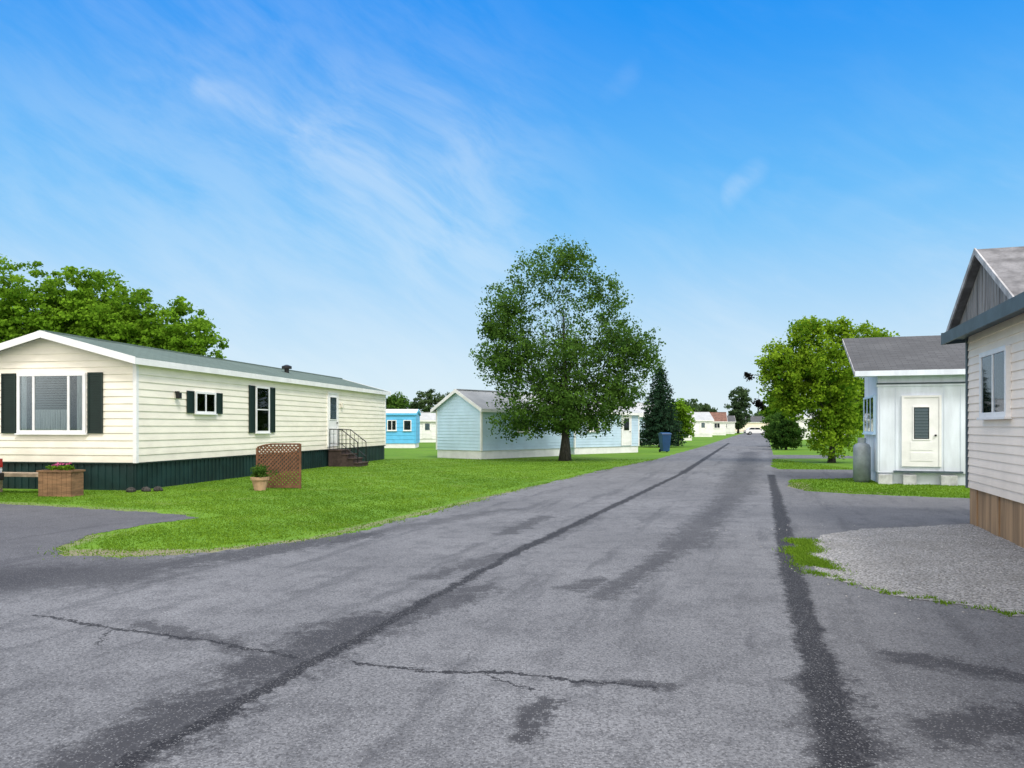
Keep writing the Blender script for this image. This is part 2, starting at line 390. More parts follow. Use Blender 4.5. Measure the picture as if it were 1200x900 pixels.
# pebbles
px=rng.uniform(3.1,7,18000); py=rng.uniform(5.8,12.6,18000); k=inside(px,py,gravel_pts)|(rng.random(18000)<.03)
px=px[k][:7500]; py=py[k][:7500]; n=len(px)
T=np.array([(1,0,0),(0,1,0),(-1,0,0),(0,-1,0),(0,0,1)],float); F=np.array([(0,1,4),(1,2,4),(2,3,4),(3,0,4)])
s=rng.uniform(.003,.014,n); an=rng.uniform(0,6.28,n); c,sn=np.cos(an),np.sin(an)
B=T[None]*s[:,None,None]*rng.uniform(.7,1.3,(n,5,1)); R=B.copy(); R[:,:,0]=B[:,:,0]*c[:,None]-B[:,:,1]*sn[:,None]; R[:,:,1]=B[:,:,0]*sn[:,None]+B[:,:,1]*c[:,None]
R[:,:,2]*=.8; R+=np.stack([px,py,np.full(n,.006)],1)[:,None,:]
pe=quads_object('gravel_pebbles',R[:,F].reshape(-1,3,3),3,rng.random(n*4),M['stone']); pe["kind"]="stuff"

# ---------------------------------------------------------------- houses
def sb(mb,h,side,a0,a1,z0,z1,o0,o1,m=0):
    L,W=h['L'],h['W']
    if side=='S': mb.box(a0,a1,-o1,-o0,z0,z1,m)
    elif side=='N': mb.box(a0,a1,W+o0,W+o1,z0,z1,m)
    elif side=='W': mb.box(-o1,-o0,a0,a1,z0,z1,m)
    else: mb.box(L+o0,L+o1,a0,a1,z0,z1,m)
def house(name,label,cat,origin,th,L,W,zs,ze,zp,wall,skirt,roof,trim,lap=.2,ov=.18,ovx=.18,ft=.16,endwall=None,rib=.2,group=None,lapo=.02,vertical=False):
    root=top(name,label,cat,(origin[0],origin[1],0),th,group); h=dict(L=L,W=W,root=root,ze=ze,zs=zs)
    b=MB(); z=zs
    def hw(z): return W/2 if z<=ze else W/2*max(0,(zp-z)/(zp-ze))
    while z<zp-.01:
        z1=min(z+lap,zp)
        if z<ze<z1: z1=ze
        o=lapo; i=0
        if z<ze-.001:
            for yy,sg in((0,-1),(W,1)):
                p=[(0,yy+sg*o,z),(L,yy+sg*o,z),(L,yy,z1),(0,yy,z1)]; q=[(0,yy,z),(L,yy,z),(L,yy+sg*o,z),(0,yy+sg*o,z)]
                if sg>0: p.reverse(); q.reverse()
                b.face(p,0); b.face(q,0)
        a0,a1=hw(z),hw(z1)
        for xx,sg in((0,-1),(L,1)):
            p=[(xx+sg*o,W/2+a0,z),(xx+sg*o,W/2-a0,z),(xx,W/2-a1,z1),(xx,W/2+a1,z1)]
            q=[(xx,W/2+a0,z),(xx,W/2-a0,z),(xx+sg*o,W/2-a0,z),(xx+sg*o,W/2+a0,z)]
            if sg>0: p.reverse(); q.reverse()
            b.face(p,1); b.face(q,1)
        z=z1
    b.ob('wall',[wall,endwall or wall],root)
    # skirting with ribs
    b=MB(); b.box(.03,L-.03,.03,W-.03,-.05,zs+.01)
    if rib:
        k=0
        for i in range(int((L-.2)/rib)):
            a=.08+i*rib; b.box(a,a+rib*.35,.012,.03,-.05,zs)
        for i in range(int((W-.2)/rib)):
            a=.08+i*rib; b.box(.012,.03,a,a+rib*.35,-.05,zs)
    b.ob('skirting',skirt,root)
    sl=(zp-ze)/(W/2); zo=ze-sl*ov; t=.08
    b=MB()
    for s in(0,1):
        pr=[(-ov,zo),(W/2,zp),(W/2,zp+t),(-ov,zo+t)]
        if s: pr=[(W-a,c) for a,c in pr][::-1]
        b.prism(pr,'x',-ovx,L+ovx)
    b.box(-ovx,L+ovx,W/2-.12,W/2+.12,zp+t-.03,zp+t+.015)
    b.ob('roof',roof,root)
    b=MB()
    for x0,x1 in((-ovx-.03,-ovx),(L+ovx,L+ovx+.03)):
        for s in(0,1):
            pr=[(-ov-.03,zo+t-ft),(W/2,zp+t-ft),(W/2,zp+t+.012),(-ov-.03,zo+t+.012)]
            if s: pr=[(W-a,c) for a,c in pr][::-1]
            b.prism(pr,'x',x0,x1)
    b.box(-ovx,L+ovx,-ov-.028,-ov,zo+t-ft,zo+t-.004); b.box(-ovx,L+ovx,W+ov,W+ov+.028,zo+t-ft,zo+t-.004)
    # soffits
    b.box(-ovx,L+ovx,-ov,-.022,zo-.035,zo-.015); b.box(-ovx,L+ovx,W+.022,W+ov,zo-.035,zo-.015)
    b.ob('fascia',trim,root)
    c=.07
    for x0,x1 in((-.028,c),(L-c,L+.028)):
        for y0,y1 in((-.028,c),(W-c,W+.028)):
            b=MB(); b.box(x0,x1,y0,y1,zs-.01,ze-.03); b.ob('corner_trim',trim,root)
    return h
def window(h,side,a0,a1,z0,z1,cols=(1,),fw=.06,curt=(),blind=(),frame=None,rail=None,shut=None,sw=.28):
    frame=frame or M['white']; b=MB()
    sb(b,h,side,a0,a1,z1-fw,z1,.005,.075); sb(b,h,side,a0,a1,z0,z0+fw,.005,.075)
    sb(b,h,side,a0,a0+fw,z0+fw,z1-fw,.005,.072); sb(b,h,side,a1-fw,a1,z0+fw,z1-fw,.005,.072)
    tot=sum(cols); xs=[a0+fw]; W_=a1-a0-2*fw
    for c in cols: xs.append(xs[-1]+W_*c/tot)
    for x_ in xs[1:-1]: sb(b,h,side,x_-fw*.4,x_+fw*.4,z0+fw,z1-fw,.02,.068)
    if rail:
        for r in rail:
            zz=z0+(z1-z0)*r
            for i in range(len(cols)): sb(b,h,side,xs[i]+fw*.4,xs[i+1]-fw*.4,zz-.018,zz+.018,.03,.063)
    sb(b,h,side,a0-.04,a1+.04,z0-.035,z0-.0,.01,.10)
    w=MB(); sb(w,h,side,a0+fw*.5,a1-fw*.5,z0+fw*.5,z1-fw*.5,.052,.056)
    wo=w.ob('window',M['glass'],h['root']); b.ob('frame',frame,wo)
    d=MB(); sb(d,h,side,a0+fw*.6,a1-fw*.6,z0+fw*.6,z1-fw*.6,.022,.026); d.ob('dark_interior',M['dark'],wo)
    if curt:
        for (c0,c1,f0,f1) in curt:
            d=MB()
            A0=a0+fw+W_*c0; A1=a0+fw+W_*c1; n=max(3,int((A1-A0)/.07))
            for i in range(n):
                q0=A0+(A1-A0)*i/n; q1=A0+(A1-A0)*(i+.72)/n
                sb(d,h,side,q0,q1,z0+fw+(z1-z0-2*fw)*f0,z0+fw+(z1-z0-2*fw)*f1,.030,.040+.006*(i%2))
                sb(d,h,side,q1,A0+(A1-A0)*(i+1)/n,z0+fw+(z1-z0-2*fw)*f0,z0+fw+(z1-z0-2*fw)*f1,.030,.034)
            d.ob('curtain',M['curtain'],wo)
    if blind:
        d=MB()
        for (c0,c1,f0,f1) in blind: sb(d,h,side,a0+fw+W_*c0,a0+fw+W_*c1,z0+fw+(z1-z0-2*fw)*f0,z0+fw+(z1-z0-2*fw)*f1,.029,.0335)
        d.ob('blind',M['blind'],wo)
    if shut:
        for q0,q1 in((a0-.05-sw,a0-.05),(a1+.05,a1+.05+sw)):
            d=MB(); e=.04
            sb(d,h,side,q0,q0+e,z0,z1,.022,.06); sb(d,h,side,q1-e,q1,z0,z1,.022,.06)
            sb(d,h,side,q0+e,q1-e,z1-e,z1,.022,.058); sb(d,h,side,q0+e,q1-e,z0,z0+e,.022,.058)
            k=int((z1-z0-2*e)/.06)
            for i in range(k):
                zz=z0+e+i*(z1-z0-2*e)/k; sb(d,h,side,q0+e,q1-e,zz,zz+.04,.022,.048)
            sb(d,h,side,q0+e,q1-e,z0+e,z1-e,.022,.034)
            d.ob('shutter',shut,h['root'])
    return wo
def door(h,side,a0,a1,z0,z1,mat=None,win=(.2,.8,.5,.9),fr=None,curt=True):
    mat=mat or M['white']; b=MB(); sb(b,h,side,a0,a1,z0,z1,.0,.045)
    for (p0,p1) in((.08,.20),(.24,.36)):
        if p1<win[2]: sb(b,h,side,a0+(a1-a0)*.18,a0+(a1-a0)*.82,z0+(z1-z0)*p0,z0+(z1-z0)*p1,.04,.055)
    d=b.ob('door',mat,h['root'])
    f=MB(); w=.06
    sb(f,h,side,a0-w,a0-.003,z0,z1+w,.0,.065); sb(f,h,side,a1+.003,a1+w,z0,z1+w,.0,.065); sb(f,h,side,a0-.003,a1+.003,z1+.003,z1+w,.0,.062)
    f.ob('frame',fr or M['white'],d)
    A0=a0+(a1-a0)*win[0];A1=a0+(a1-a0)*win[1];Z0=z0+(z1-z0)*win[2];Z1=z0+(z1-z0)*win[3]
    f=MB(); sb(f,h,side,A0,A1,Z0,Z1,.046,.049,0); f.ob('dark_interior',M['dark'],d)
    if curt:
        f=MB(); sb(f,h,side,A0+.02,A1-.02,Z0+.02,Z1-.02,.0495,.053,0); f.ob('blind',M['louvre'],d)
    f=MB(); sb(f,h,side,A0,A1,Z0,Z1,.056,.058,0); f.ob('pane',M['glass'],d)
    f=MB(); w=.03
    sb(f,h,side,A0-w,A1+w,Z1,Z1+w,.04,.066); sb(f,h,side,A0-w,A1+w,Z0-w,Z0,.04,.066); sb(f,h,side,A0-w,A0,Z0,Z1,.04,.064); sb(f,h,side,A1,A1+w,Z0,Z1,.04,.064)
    f.ob('window_trim',mat,d)
    f=MB(); zz=z0+(z1-z0)*.44; sb(f,h,side,a1-.11,a1-.06,zz,zz+.05,.045,.10); f.ob('handle',M['iron'],d,bevel=.01)
    return d

thL=math.atan2(.9857,.1687)
H=house('mobile_home','long cream mobile home with dark green shutters and skirting','mobile home',(-9.4,19.2),thL,18.8,4.9,.70,3.27,3.93,
   M['cream'],M['dkgreen'],M['roofgreen'],M['white'],lap=.185,ov=.16,ovx=.28,ft=.165)
window(H,'W',1.37,3.34,1.43,2.97,cols=(.8,2,.8),fw=.08,curt=((.02,.10,0,1),(.90,.98,0,1),(.24,.76,0,.38)),blind=((.235,.765,.38,1.0),),shut=M['shutter'],sw=.42)
window(H,'S',2.50,3.54,1.98,2.60,cols=(1,1),curt=((0,.2,0,1),(.8,1,0,1)),shut=M['shutter'],sw=.33)
window(H,'S',5.93,6.85,1.40,2.93,cols=(1,),rail=(.5,),curt=((0,.3,0,1),(.7,1,0,1),(.3,.7,.55,1)),shut=M['shutter'],sw=.36)
door(H,'S',11.8,12.72,.80,2.92,win=(.15,.85,.52,.94),curt=False)
b=MB(); sb(b,H,'S',1.58,1.66,2.52,2.56,.02,.12); sb(b,H,'S',1.56,1.68,2.36,2.52,.06,.17); b.ob('porch_lamp',M['iron'],H['root'],bevel=.01)
b=MB(); sb(b,H,'S',13.1,13.2,2.4,2.6,.02,.14); b.ob('porch_lamp',M['lamp'],H['root'],bevel=.01)
xx,yy,r,hh=11.3,1.5,.15,.10
b=MB(); zb=3.3+.27*yy; b.tube([(xx,yy,zb),(xx,yy,zb+hh+.12)],r*.6,10); b.tube([(xx,yy,zb+hh+.10),(xx,yy,zb+hh+.2),(xx,yy,zb+hh+.26)],[r*1.3,r*1.3,r*.3],10); b.ob('roof_vent',M['iron'],H['root'])
b=MB(); b.box(.0,18.8,-.026,-.003,.66,.70); b.box(-.026,-.003,-.026,4.9,.66,.70); b.ob('sill_trim',M['shutter'],H['root'])

# door steps
c,s_=math.cos(thL),math.sin(thL)
def HL(x_,y_): return (-9.4+c*x_-s_*y_,19.2+s_*x_+c*y_)
p=HL(12.25,-.06); S=top('door_steps','dark brown door steps with black iron railings beside cream home','steps',(p[0],p[1],0),thL)
b=MB()
for i,(z_,y0,y1) in enumerate(((.68,-.55,0),(.51,-.80,-.55),(.34,-1.05,-.80),(.17,-1.3,-1.05))): b.box(-.50,.50,y0,y1,0,z_-.05); b.box(-.53,.53,y0-.03,y1-(.03 if i else 0),z_-.05,z_)
b.ob('step',M['stepw'],S,bevel=.008)
for sx in(-.47,.47):
    b=MB(); b.tube([(sx,-.03,1.50),(sx,-.55,1.48),(sx,-1.22,.98)],.02,6)
    b.tube([(sx,-.03,.92),(sx,-.55,.90),(sx,-1.22,.38)],.014,6)
    for k in range(8):
        yy=-.05-k*.167; zt=1.50 if yy>-.55 else 1.48+(yy+.55)*.75; zb=.68 if yy>-.55 else .51 if yy>-.80 else .34 if yy>-1.05 else .17
        b.tube([(sx,yy,zb),(sx,yy,zt)],.010 if k%7 else .018,5)
    b.ob('railing',M['iron'],S)

# ---- near ivory home beside the gravel
thR=math.atan2(-.9509,-.3096)
R=house('vinyl_sided_home','ivory vinyl sided home with plywood skirting and slate eave','mobile home',(7.56,12.74),thR,12.5,4.6,.60,3.13,3.30,
   M['vinyl'],M['tan'],M['roofgrey'],M['slate'],lap=.125,ov=.30,ovx=.30,ft=.19,rib=1.2,lapo=.016)
window(R,'S',1.02,2.36,1.74,2.72,cols=(1,1),fw=.07,curt=((.05,.12,0,1),))
GP=4.18
b=MB(); pr=[(-.45,3.28),(2.85,3.28),(1.2,GP)]
b.prism(pr,'y',-.05,4.0)
for i in range(22):
    xx=-.4+i*.15; zt=3.28+((GP-3.28)*(1-abs(xx-1.2)/1.65))-.02
    if zt>3.34: b.box(xx,xx+.012,-.055,-.045,3.28,zt)
b.ob('gable_wall',M['greywood'],R['root'])
b=MB()
for sg in(-1,1):
    pr=[(1.2,GP+.03),(1.2+sg*1.95,3.14),(1.2+sg*1.95,3.22),(1.2,GP+.11)]
    if sg>0: pr=pr[::-1]
    b.prism(pr,'y',-.16,4.3)
b.ob('gable_roof',M['wornroof'],R['root'])
b=MB()
for sg in(-1,1):
    pr=[(1.2,GP+.03),(1.2+sg*1.98,3.12),(1.2+sg*1.98,3.22),(1.2,GP+.13)]
    if sg>0: pr=pr[::-1]
    b.prism(pr,'y',-.185,-.162)
b.ob('rake_board',M['wornwhite'],R['root'])

# ---- small white building with door, single pitch roof rising away from the lot
thW=math.atan2(-.3096,.9509)
o=uv(23.63,3.08)
root=top('white_cottage','small weathered white cottage with charcoal shingle roof','house',(o[0],o[1],0),thW)
Wh=dict(L=7.0,W=2.9,root=root)
b=MB(); b.prism([(0,.32),(2.9,.32),(2.9,4.28),(0,3.16)],'x',0,7.0); b.ob('wall',M['offwhite'],root)
b=MB(); b.box(.05,6.95,.05,2.85,-.05,.32); b.ob('skirting',M['offwhite'],root)
b=MB(); b.prism([(-.34,3.06),(3.0,4.33),(3.0,4.42),(-.34,3.15)],'x',-.62,7.4); b.ob('roof',M['roofgrey'],root)
b=MB(); b.box(-.62,7.4,-.372,-.342,3.0,3.145); b.box(-.62,7.4,-.34,-.002,3.0,3.015); b.ob('fascia',M['offwhite'],root)
b=MB(); b.prism([(-.34,3.02),(3.0,4.29),(3.0,4.41),(-.34,3.14)],'x',-.64,-.622); b.ob('rake_board',M['wornwhite'],root)
door(Wh,'S',.66,1.52,.50,2.40,mat=M['white'],win=(.28,.72,.40,.86))
b=MB()
sb(b,Wh,'S',-.03,7,2.72,2.775,.0,.03)
for i in range(18): sb(b,Wh,'S',.05+i*.4,.08+i*.4,.39,2.73,.0,.016) if not(.5<.05+i*.4<1.62) else None
b.ob('batten',M['offwhite'],root)
b=MB(); sb(b,Wh,'S',-.03,7,2.78,2.82,.0,.05); b.ob('trim_board',M['slate'],root)
b=MB(); sb(b,Wh,'S',.40,2.1,.33,.38,.0,.10); b.ob('door_sill',M['slate'],root)
window(Wh,'W',.30,2.6,1.40,2.5,cols=(1,1,1),frame=M['blueside'],curt=((0,1,.0,.35),))
for x0,x1 in((0.0,.35),(.62,.95),(1.55,1.95),(2.5,2.9)):
    b=MB(); sb(b,Wh,'S',x0,x1,-.02,.27,.01,.16); b.ob('foundation_block',M['concrete'],root,bevel=.01)
p=uv(24.2,2.74)
T_=top('propane_tank','upright grey propane cylinder standing by white cottage','gas tank',(p[0],p[1],0),0)
b=MB(); prof=[(.0,.19),(.05,.20),(.06,.235),(1.0,.235),(1.08,.20),(1.14,.10),(1.15,.03)]
b.tube([(0,0,z) for z,r in prof],[r for z,r in prof],20); b.ob('cylinder',M['tank'],T_,smooth=True)
b=MB(); b.tube([(0,0,1.12),(0,0,1.22)],.03,8); b.ob('valve',M['concrete'],T_)
b=MB(); b.tube([(0,0,1.10),(0,0,1.28)],.11,12,cap=False); b.ob('collar',M['tank'],T_)

# ---- blue home behind the big tree
Bl=house('blue_mobile_home','pale blue sided home with white skirting and gable','mobile home',(-1.5,37.6),math.radians(47),6.2,3.3,.42,2.50,3.40,
   M['bluegrey'],M['white'],M['rooflight'],M['white'],lap=.16,ov=.2,ovx=.2,endwall=M['blueside'],rib=0)
window(Bl,'S',2.6,3.5,1.3,2.2,cols=(1,1))
B2=house('blue_mobile_home','light blue home with white door behind large tree','mobile home',(3.6,44.2),math.radians(40),5.6,3.2,.40,2.45,3.05,
   M['bluegrey'],M['white'],M['rooflight'],M['white'],lap=.16,ov=.18,ovx=.18,endwall=M['blueside'],rib=0)
window(B2,'S',1.0,2.0,1.3,2.1,cols=(1,1)); door(B2,'S',4.0,4.8,.45,2.3)
Cy=house('blue_trailer','bright sky blue trailer with white windows','trailer',(-16.5,57.0),math.radians(2),9.3,3.4,.35,2.55,2.85,
   M['cyan'],M['white'],M['white'],M['cyan'],lap=.3,ov=.08,ovx=.08,rib=0)
window(Cy,'S',7.2,7.9,1.3,2.1,cols=(1,1)); window(Cy,'S',4.5,6,1.2,2.1,cols=(1,1)); window(Cy,'S',8.4,9.0,1.3,2.1)
def far(name,label,o,th,L,W,ze,zp,wall,roof,wins,trim=None,cat='house',zs=.35):
    h=house(name,label,cat,o,math.radians(th),L,W,zs,ze,zp,wall,M['white'],roof,trim or M['white'],lap=.25,ov=.2,ovx=.2,rib=0)
    for side,a0,a1,z0,z1 in wins: window(h,side,a0,a1,z0,z1,cols=(1,1),fw=.08)
    return h
h=far('garden_shed','small white garden shed with grey roof',(-9.5,78),5,2.0,2.6,2.3,3.0,M['white'],M['rooflight'],[],cat='shed'); door(h,'S',.5,1.3,.4,2.1)
h=far('pale_blue_house','pale blue house with dark windows beside spruce',(8.6,66),25,6,5,2.6,3.7,M['blueside'],M['rooflight'],[('S',.8,1.8,1.3,2.3),('S',3.4,4.4,1.3,2.3),('W',1.4,3.2,1.3,2.3)])
h=far('white_mobile_home','white mobile home with low grey roof',(12.4,90),-10,8.5,4,2.7,3.3,M['white'],M['rooflight'],[('S',5.5,6.5,1.4,2.3),('S',1,2.2,1.4,2.3)],cat='mobile home'); door(h,'S',7,7.8,.5,2.4)
h=far('gabled_white_house','white house with front gable and porch door',(27.0,121),-5,4.5,9,2.6,3.9,M['white'],M['rooflight'],[('S',.7,1.6,1.3,2.3),('W',2,4,1.3,2.3)]); door(h,'S',2.6,3.5,.5,2.4)
h=far('brown_roof_house','white house with rusty brown roof',(33.6,145),-12,6.6,6,2.6,4.3,M['white'],M['redroof'],[('S',.8,1.9,1.3,2.3),('S',4.4,5.5,1.3,2.3)]); door(h,'S',2.8,3.7,.5,2.4)
h=far('long_beige_house','long beige house closing the end of road',(50,203),-15,22,7,2.8,4.3,M['vinyl'],M['roofgrey'],[('S',2,3.6,1.3,2.3),('S',8,9.6,1.3,2.3),('S',17,18.6,1.3,2.3)])
h=far('roadside_trailer','white trailer with flat roof behind shrub',(34.6,97),-18,7,4,2.7,3.2,M['white'],M['rooflight'],[('S',.6,1.6,1.3,2.2),('S',4,5,1.3,2.2)],cat='trailer'); door(h,'S',2.4,3.2,.5,2.3)
h=far('grey_roof_house','low white house with dark roof',(40,170),-10,9,6,2.7,4.0,M['white'],M['roofgrey'],[('S',1,2.4,1.3,2.3),('S',6,7.4,1.3,2.3)])

# ---------------------------------------------------------------- trees
def leaves(name,C,n_per,rad,size,mat,parent,up=.4,flat=.6,aspect=.36,tone=.45,contrast=.22):
    C=np.asarray(C); nc=len(C); n=nc*n_per
    cs=np.clip(rng.normal(tone,contrast,nc),0,1)
    ctr=np.repeat(C,n_per,0); d=rng.normal(0,1,(n,3)); d/=np.linalg.norm(d,axis=1)[:,None]
    r=rng.random(n)**.6; sc=np.repeat(rng.uniform(.6,1.3,nc),n_per)*rad
    off=d*(r*sc)[:,None]; off[:,2]*=flat; P=ctr+off
    nrm=d*.5+rng.normal(0,.7,(n,3))+np.array([0,0,up]); nrm/=np.linalg.norm(nrm,axis=1)[:,None]
    t=np.cross(nrm,rng.normal(0,1,(n,3))); t/=np.linalg.norm(t,axis=1)[:,None]; bb=np.cross(nrm,t)
    s=(size*rng.uniform(.55,1.3,n))[:,None]
    V=np.stack([P-t*s*.5,P+bb*s*aspect,P+t*s*.5,P-bb*s*aspect],1)
    V[:,:,2]=np.maximum(V[:,:,2],.01)
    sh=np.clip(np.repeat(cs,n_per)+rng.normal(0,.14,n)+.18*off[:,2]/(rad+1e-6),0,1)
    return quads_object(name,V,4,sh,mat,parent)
def clumps(ells,n,shell=.45,reject=None):
    w=np.array([e[3]*e[4]*e[5] for e in ells])**.75; w=w/w.sum(); out=[]
    while len(out)<n:
        e=ells[rng.choice(len(ells),p=w)]; d=rng.normal(0,1,3); d/=np.linalg.norm(d); r=rng.random()**shell
        p=np.array([e[0]+d[0]*e[3]*r,e[1]+d[1]*e[4]*r,e[2]+d[2]*e[5]*r])
        if p[2]<.15: continue
        if reject and reject(p): continue
        out.append(p)
    return np.array(out)
def tree(name,label,cat,at,ells,ncl,nper,rad,size,mat,tr=.22,trunk_top=None,nb=50,shell=.45,reject=None,group=None,lean=.1,fork=.25,thick=1,**kw):
    root=top(name,label,cat,(at[0],at[1],0),0,group)
    C=clumps(ells,ncl,shell,reject); zt=trunk_top or max(e[2]+e[5]*.5 for e in ells)
    cx=np.mean(C[:,0])*.4
    b=MB(); pts=[];rr=[]
    for i in range(9):
        t=i/8; pts.append((cx*t+lean*math.sin(t*5)*.6,lean*math.sin(t*4+1)*.4*t,-.05+zt*t)); rr.append(tr*(1.4 if i==0 else max(.04,(1-t)**1.5)))
    b.tube(pts,rr,10)
    idx=rng.choice(len(C),min(nb,len(C)),replace=False)
    for j in idx:
        c_=C[j]; t0=min(.85,max(fork*.6,fork+ (c_[2]/zt-.5)*.5*rng.uniform(.7,1.2))); k=t0*8; i=int(k); f=k-i
        a=Vector(pts[i]).lerp(Vector(pts[min(8,i+1)]),f); e=Vector(c_)
        mid=a.lerp(e,.5)+Vector((rng.normal(0,.15),rng.normal(0,.15),-.12*abs(e.x-a.x)+.25)); m2=a.lerp(e,.8)+Vector((rng.normal(0,.1),rng.normal(0,.1),.15))
        r0=thick*tr*(1-t0)*rng.uniform(.18,.36); b.tube([a,mid,m2,e],[r0,r0*.5,r0*.3,.006],5,cap=False)
    b.ob('trunk',M['bark'],root,smooth=True)
    leaves('crown',C,nper,rad,size,mat,root,**kw); return root

def rej(p):
    # looser foliage around the upper core so specks of sky come through
    q=((p[0]+.15)/1.9)**2+((p[2]-7.0)/1.55)**2
    if q<1: return rng.random()<.70
    if q<1.7: return rng.random()<.30
    return False
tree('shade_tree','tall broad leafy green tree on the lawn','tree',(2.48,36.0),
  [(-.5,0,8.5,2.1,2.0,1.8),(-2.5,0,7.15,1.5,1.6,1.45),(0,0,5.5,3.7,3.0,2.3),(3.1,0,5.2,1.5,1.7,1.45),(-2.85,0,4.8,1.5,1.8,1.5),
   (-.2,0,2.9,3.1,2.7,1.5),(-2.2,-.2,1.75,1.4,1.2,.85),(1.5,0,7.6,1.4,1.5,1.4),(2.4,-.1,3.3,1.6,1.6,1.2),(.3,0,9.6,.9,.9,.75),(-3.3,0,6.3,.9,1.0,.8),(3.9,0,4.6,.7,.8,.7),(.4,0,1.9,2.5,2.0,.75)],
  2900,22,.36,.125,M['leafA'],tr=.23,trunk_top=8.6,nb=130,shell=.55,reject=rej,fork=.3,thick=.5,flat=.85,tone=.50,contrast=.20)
for i,(X_,Y_,zt,r,lab) in enumerate(((-28.8,45,11.6,3.3,'tall'),(-25.0,45,11.2,2.9,'tall'),(-22.2,44,9.8,2.4,'mid sized'),(-19.2,44,9.0,2.4,'shorter'),(-33,47,10.6,3.2,'broad'),(-26.8,47.5,10.0,3.0,'broad'))):
    tree('maple_tree','%s bright green maple behind cream home'%lab,'tree',(X_,Y_),
      [(0,0,zt-r*.95,r*.85,r*.8,r*.95),(-r*.4,0,zt-r*1.5,r*.85,r*.8,r*.9),(r*.45,-.3,zt-r*1.4,r*.8,r*.7,r*.85),(0,0,zt*.4,r*1.0,r,zt*.22)],
      int(240+120*r),52,.52,.21,M['leafB'],tr=.25,nb=30,thick=.6,group='maples behind the cream home',tone=.62,contrast=.25)
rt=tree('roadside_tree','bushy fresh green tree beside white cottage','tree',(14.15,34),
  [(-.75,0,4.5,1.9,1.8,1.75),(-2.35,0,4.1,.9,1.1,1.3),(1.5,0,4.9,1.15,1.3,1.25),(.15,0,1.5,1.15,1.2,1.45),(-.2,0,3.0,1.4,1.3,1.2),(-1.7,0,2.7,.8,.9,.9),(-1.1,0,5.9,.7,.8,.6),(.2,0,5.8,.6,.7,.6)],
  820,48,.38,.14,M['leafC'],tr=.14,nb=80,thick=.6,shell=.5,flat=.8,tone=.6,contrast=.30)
b=MB(); b.tube([(-.6,0,2.6),(-1.9,-.2,3.0),(-3.3,-.3,3.25),(-3.35,-.3,2.55)],[.05,.03,.012,.006],5); b.tube([(-1.6,-.1,3.0),(-2.8,-.2,3.7),(-3.8,-.3,3.95)],[.03,.015,.006],5); b.ob('branch',M['bark'],rt)
leaves('withered_leaves',[(-3.85,-.3,3.88),(-3.75,-.3,3.78),(-3.35,-.3,2.58),(-3.2,-.3,2.45),(-3.42,-.3,2.70),(-3.25,-.3,2.62)],70,.20,.12,M['leafK'],rt,flat=.8)
tree('round_shrub','dark green rounded shrub beside the road','shrub',(18.9,53),[(0,0,1.4,1.15,1.1,1.2),(.6,0,.9,.8,.8,.8),(-.5,0,.9,.7,.7,.8)],220,55,.3,.14,M['leafA'],tr=.08,nb=20,tone=.15,contrast=.12)
tree('round_shrub','deep green shrub by grass verge','shrub',(21.5,62),[(0,0,1.5,1.2,1.2,1.2)],150,50,.35,.18,M['leafA'],tr=.08,nb=20,tone=.5)
tree('light_green_tree','small light green tree beside spruce','tree',(13.6,63),[(0,0,2.6,1.1,1.1,1.4),(.4,0,1.6,.9,.9,1.0)],150,50,.4,.2,M['leafB'],tr=.1,nb=20,tone=.6)
tree('small_tree','small dark tree behind blue trailer','tree',(-11.0,72),[(0,0,3.2,1.3,1.3,1.6)],110,50,.4,.22,M['leafA'],tr=.1,nb=20,tone=.5)
tree('thin_tree','airy thin tree far behind houses','tree',(-11.6,108),[(0,0,5.2,2.0,1.8,1.9),(-1.6,0,4.2,1.5,1.4,1.4),(2.5,0,4.6,1.6,1.4,1.6)],150,36,.55,.3,M['leafE'],tr=.14,nb=50,tone=.5)
tree('dark_tree','dark narrow tree at the end of road','tree',(53.0,180),[(0,0,7.2,2.6,2.4,3.6),(0,0,3.4,2.5,2.3,2.5),(.8,0,9.3,1.3,1.2,1.4)],190,45,.8,.45,M['leafE'],tr=.25,nb=20,tone=.25)
tree('small_tree','round green tree among distant houses','tree',(41.5,165),[(0,0,4.2,2.6,2.3,2.2)],110,45,.8,.45,M['leafE'],tr=.2,nb=20,tone=.35)
tree('small_tree','broad green tree behind the distant roofs','tree',(50,215),[(0,0,5,4.6,3.5,3.2),(4,0,4,3.2,3,2.5)],190,45,1.0,.6,M['leafE'],tr=.3,nb=20,tone=.4)
tree('small_tree','dark round tree behind white gabled house','tree',(33.5,150),[(0,0,4.4,2.6,2.3,2.4),(-2.5,0,3.4,2,2,2)],150,45,.8,.45,M['leafE'],tr=.2,nb=20,tone=.3)
tree('small_tree','leafy tree behind the white trailer','tree',(42,120),[(0,0,4.6,3.0,2.6,3.0)],150,45,.8,.4,M['leafB'],tr=.2,nb=20,tone=.35)
tree('small_tree','tall green tree beyond white cottage','tree',(27,62),[(0,0,3.8,2.6,2.4,2.4),(2,0,2.6,2.2,2,2)],200,50,.6,.3,M['leafB'],tr=.2,nb=20,tone=.4)
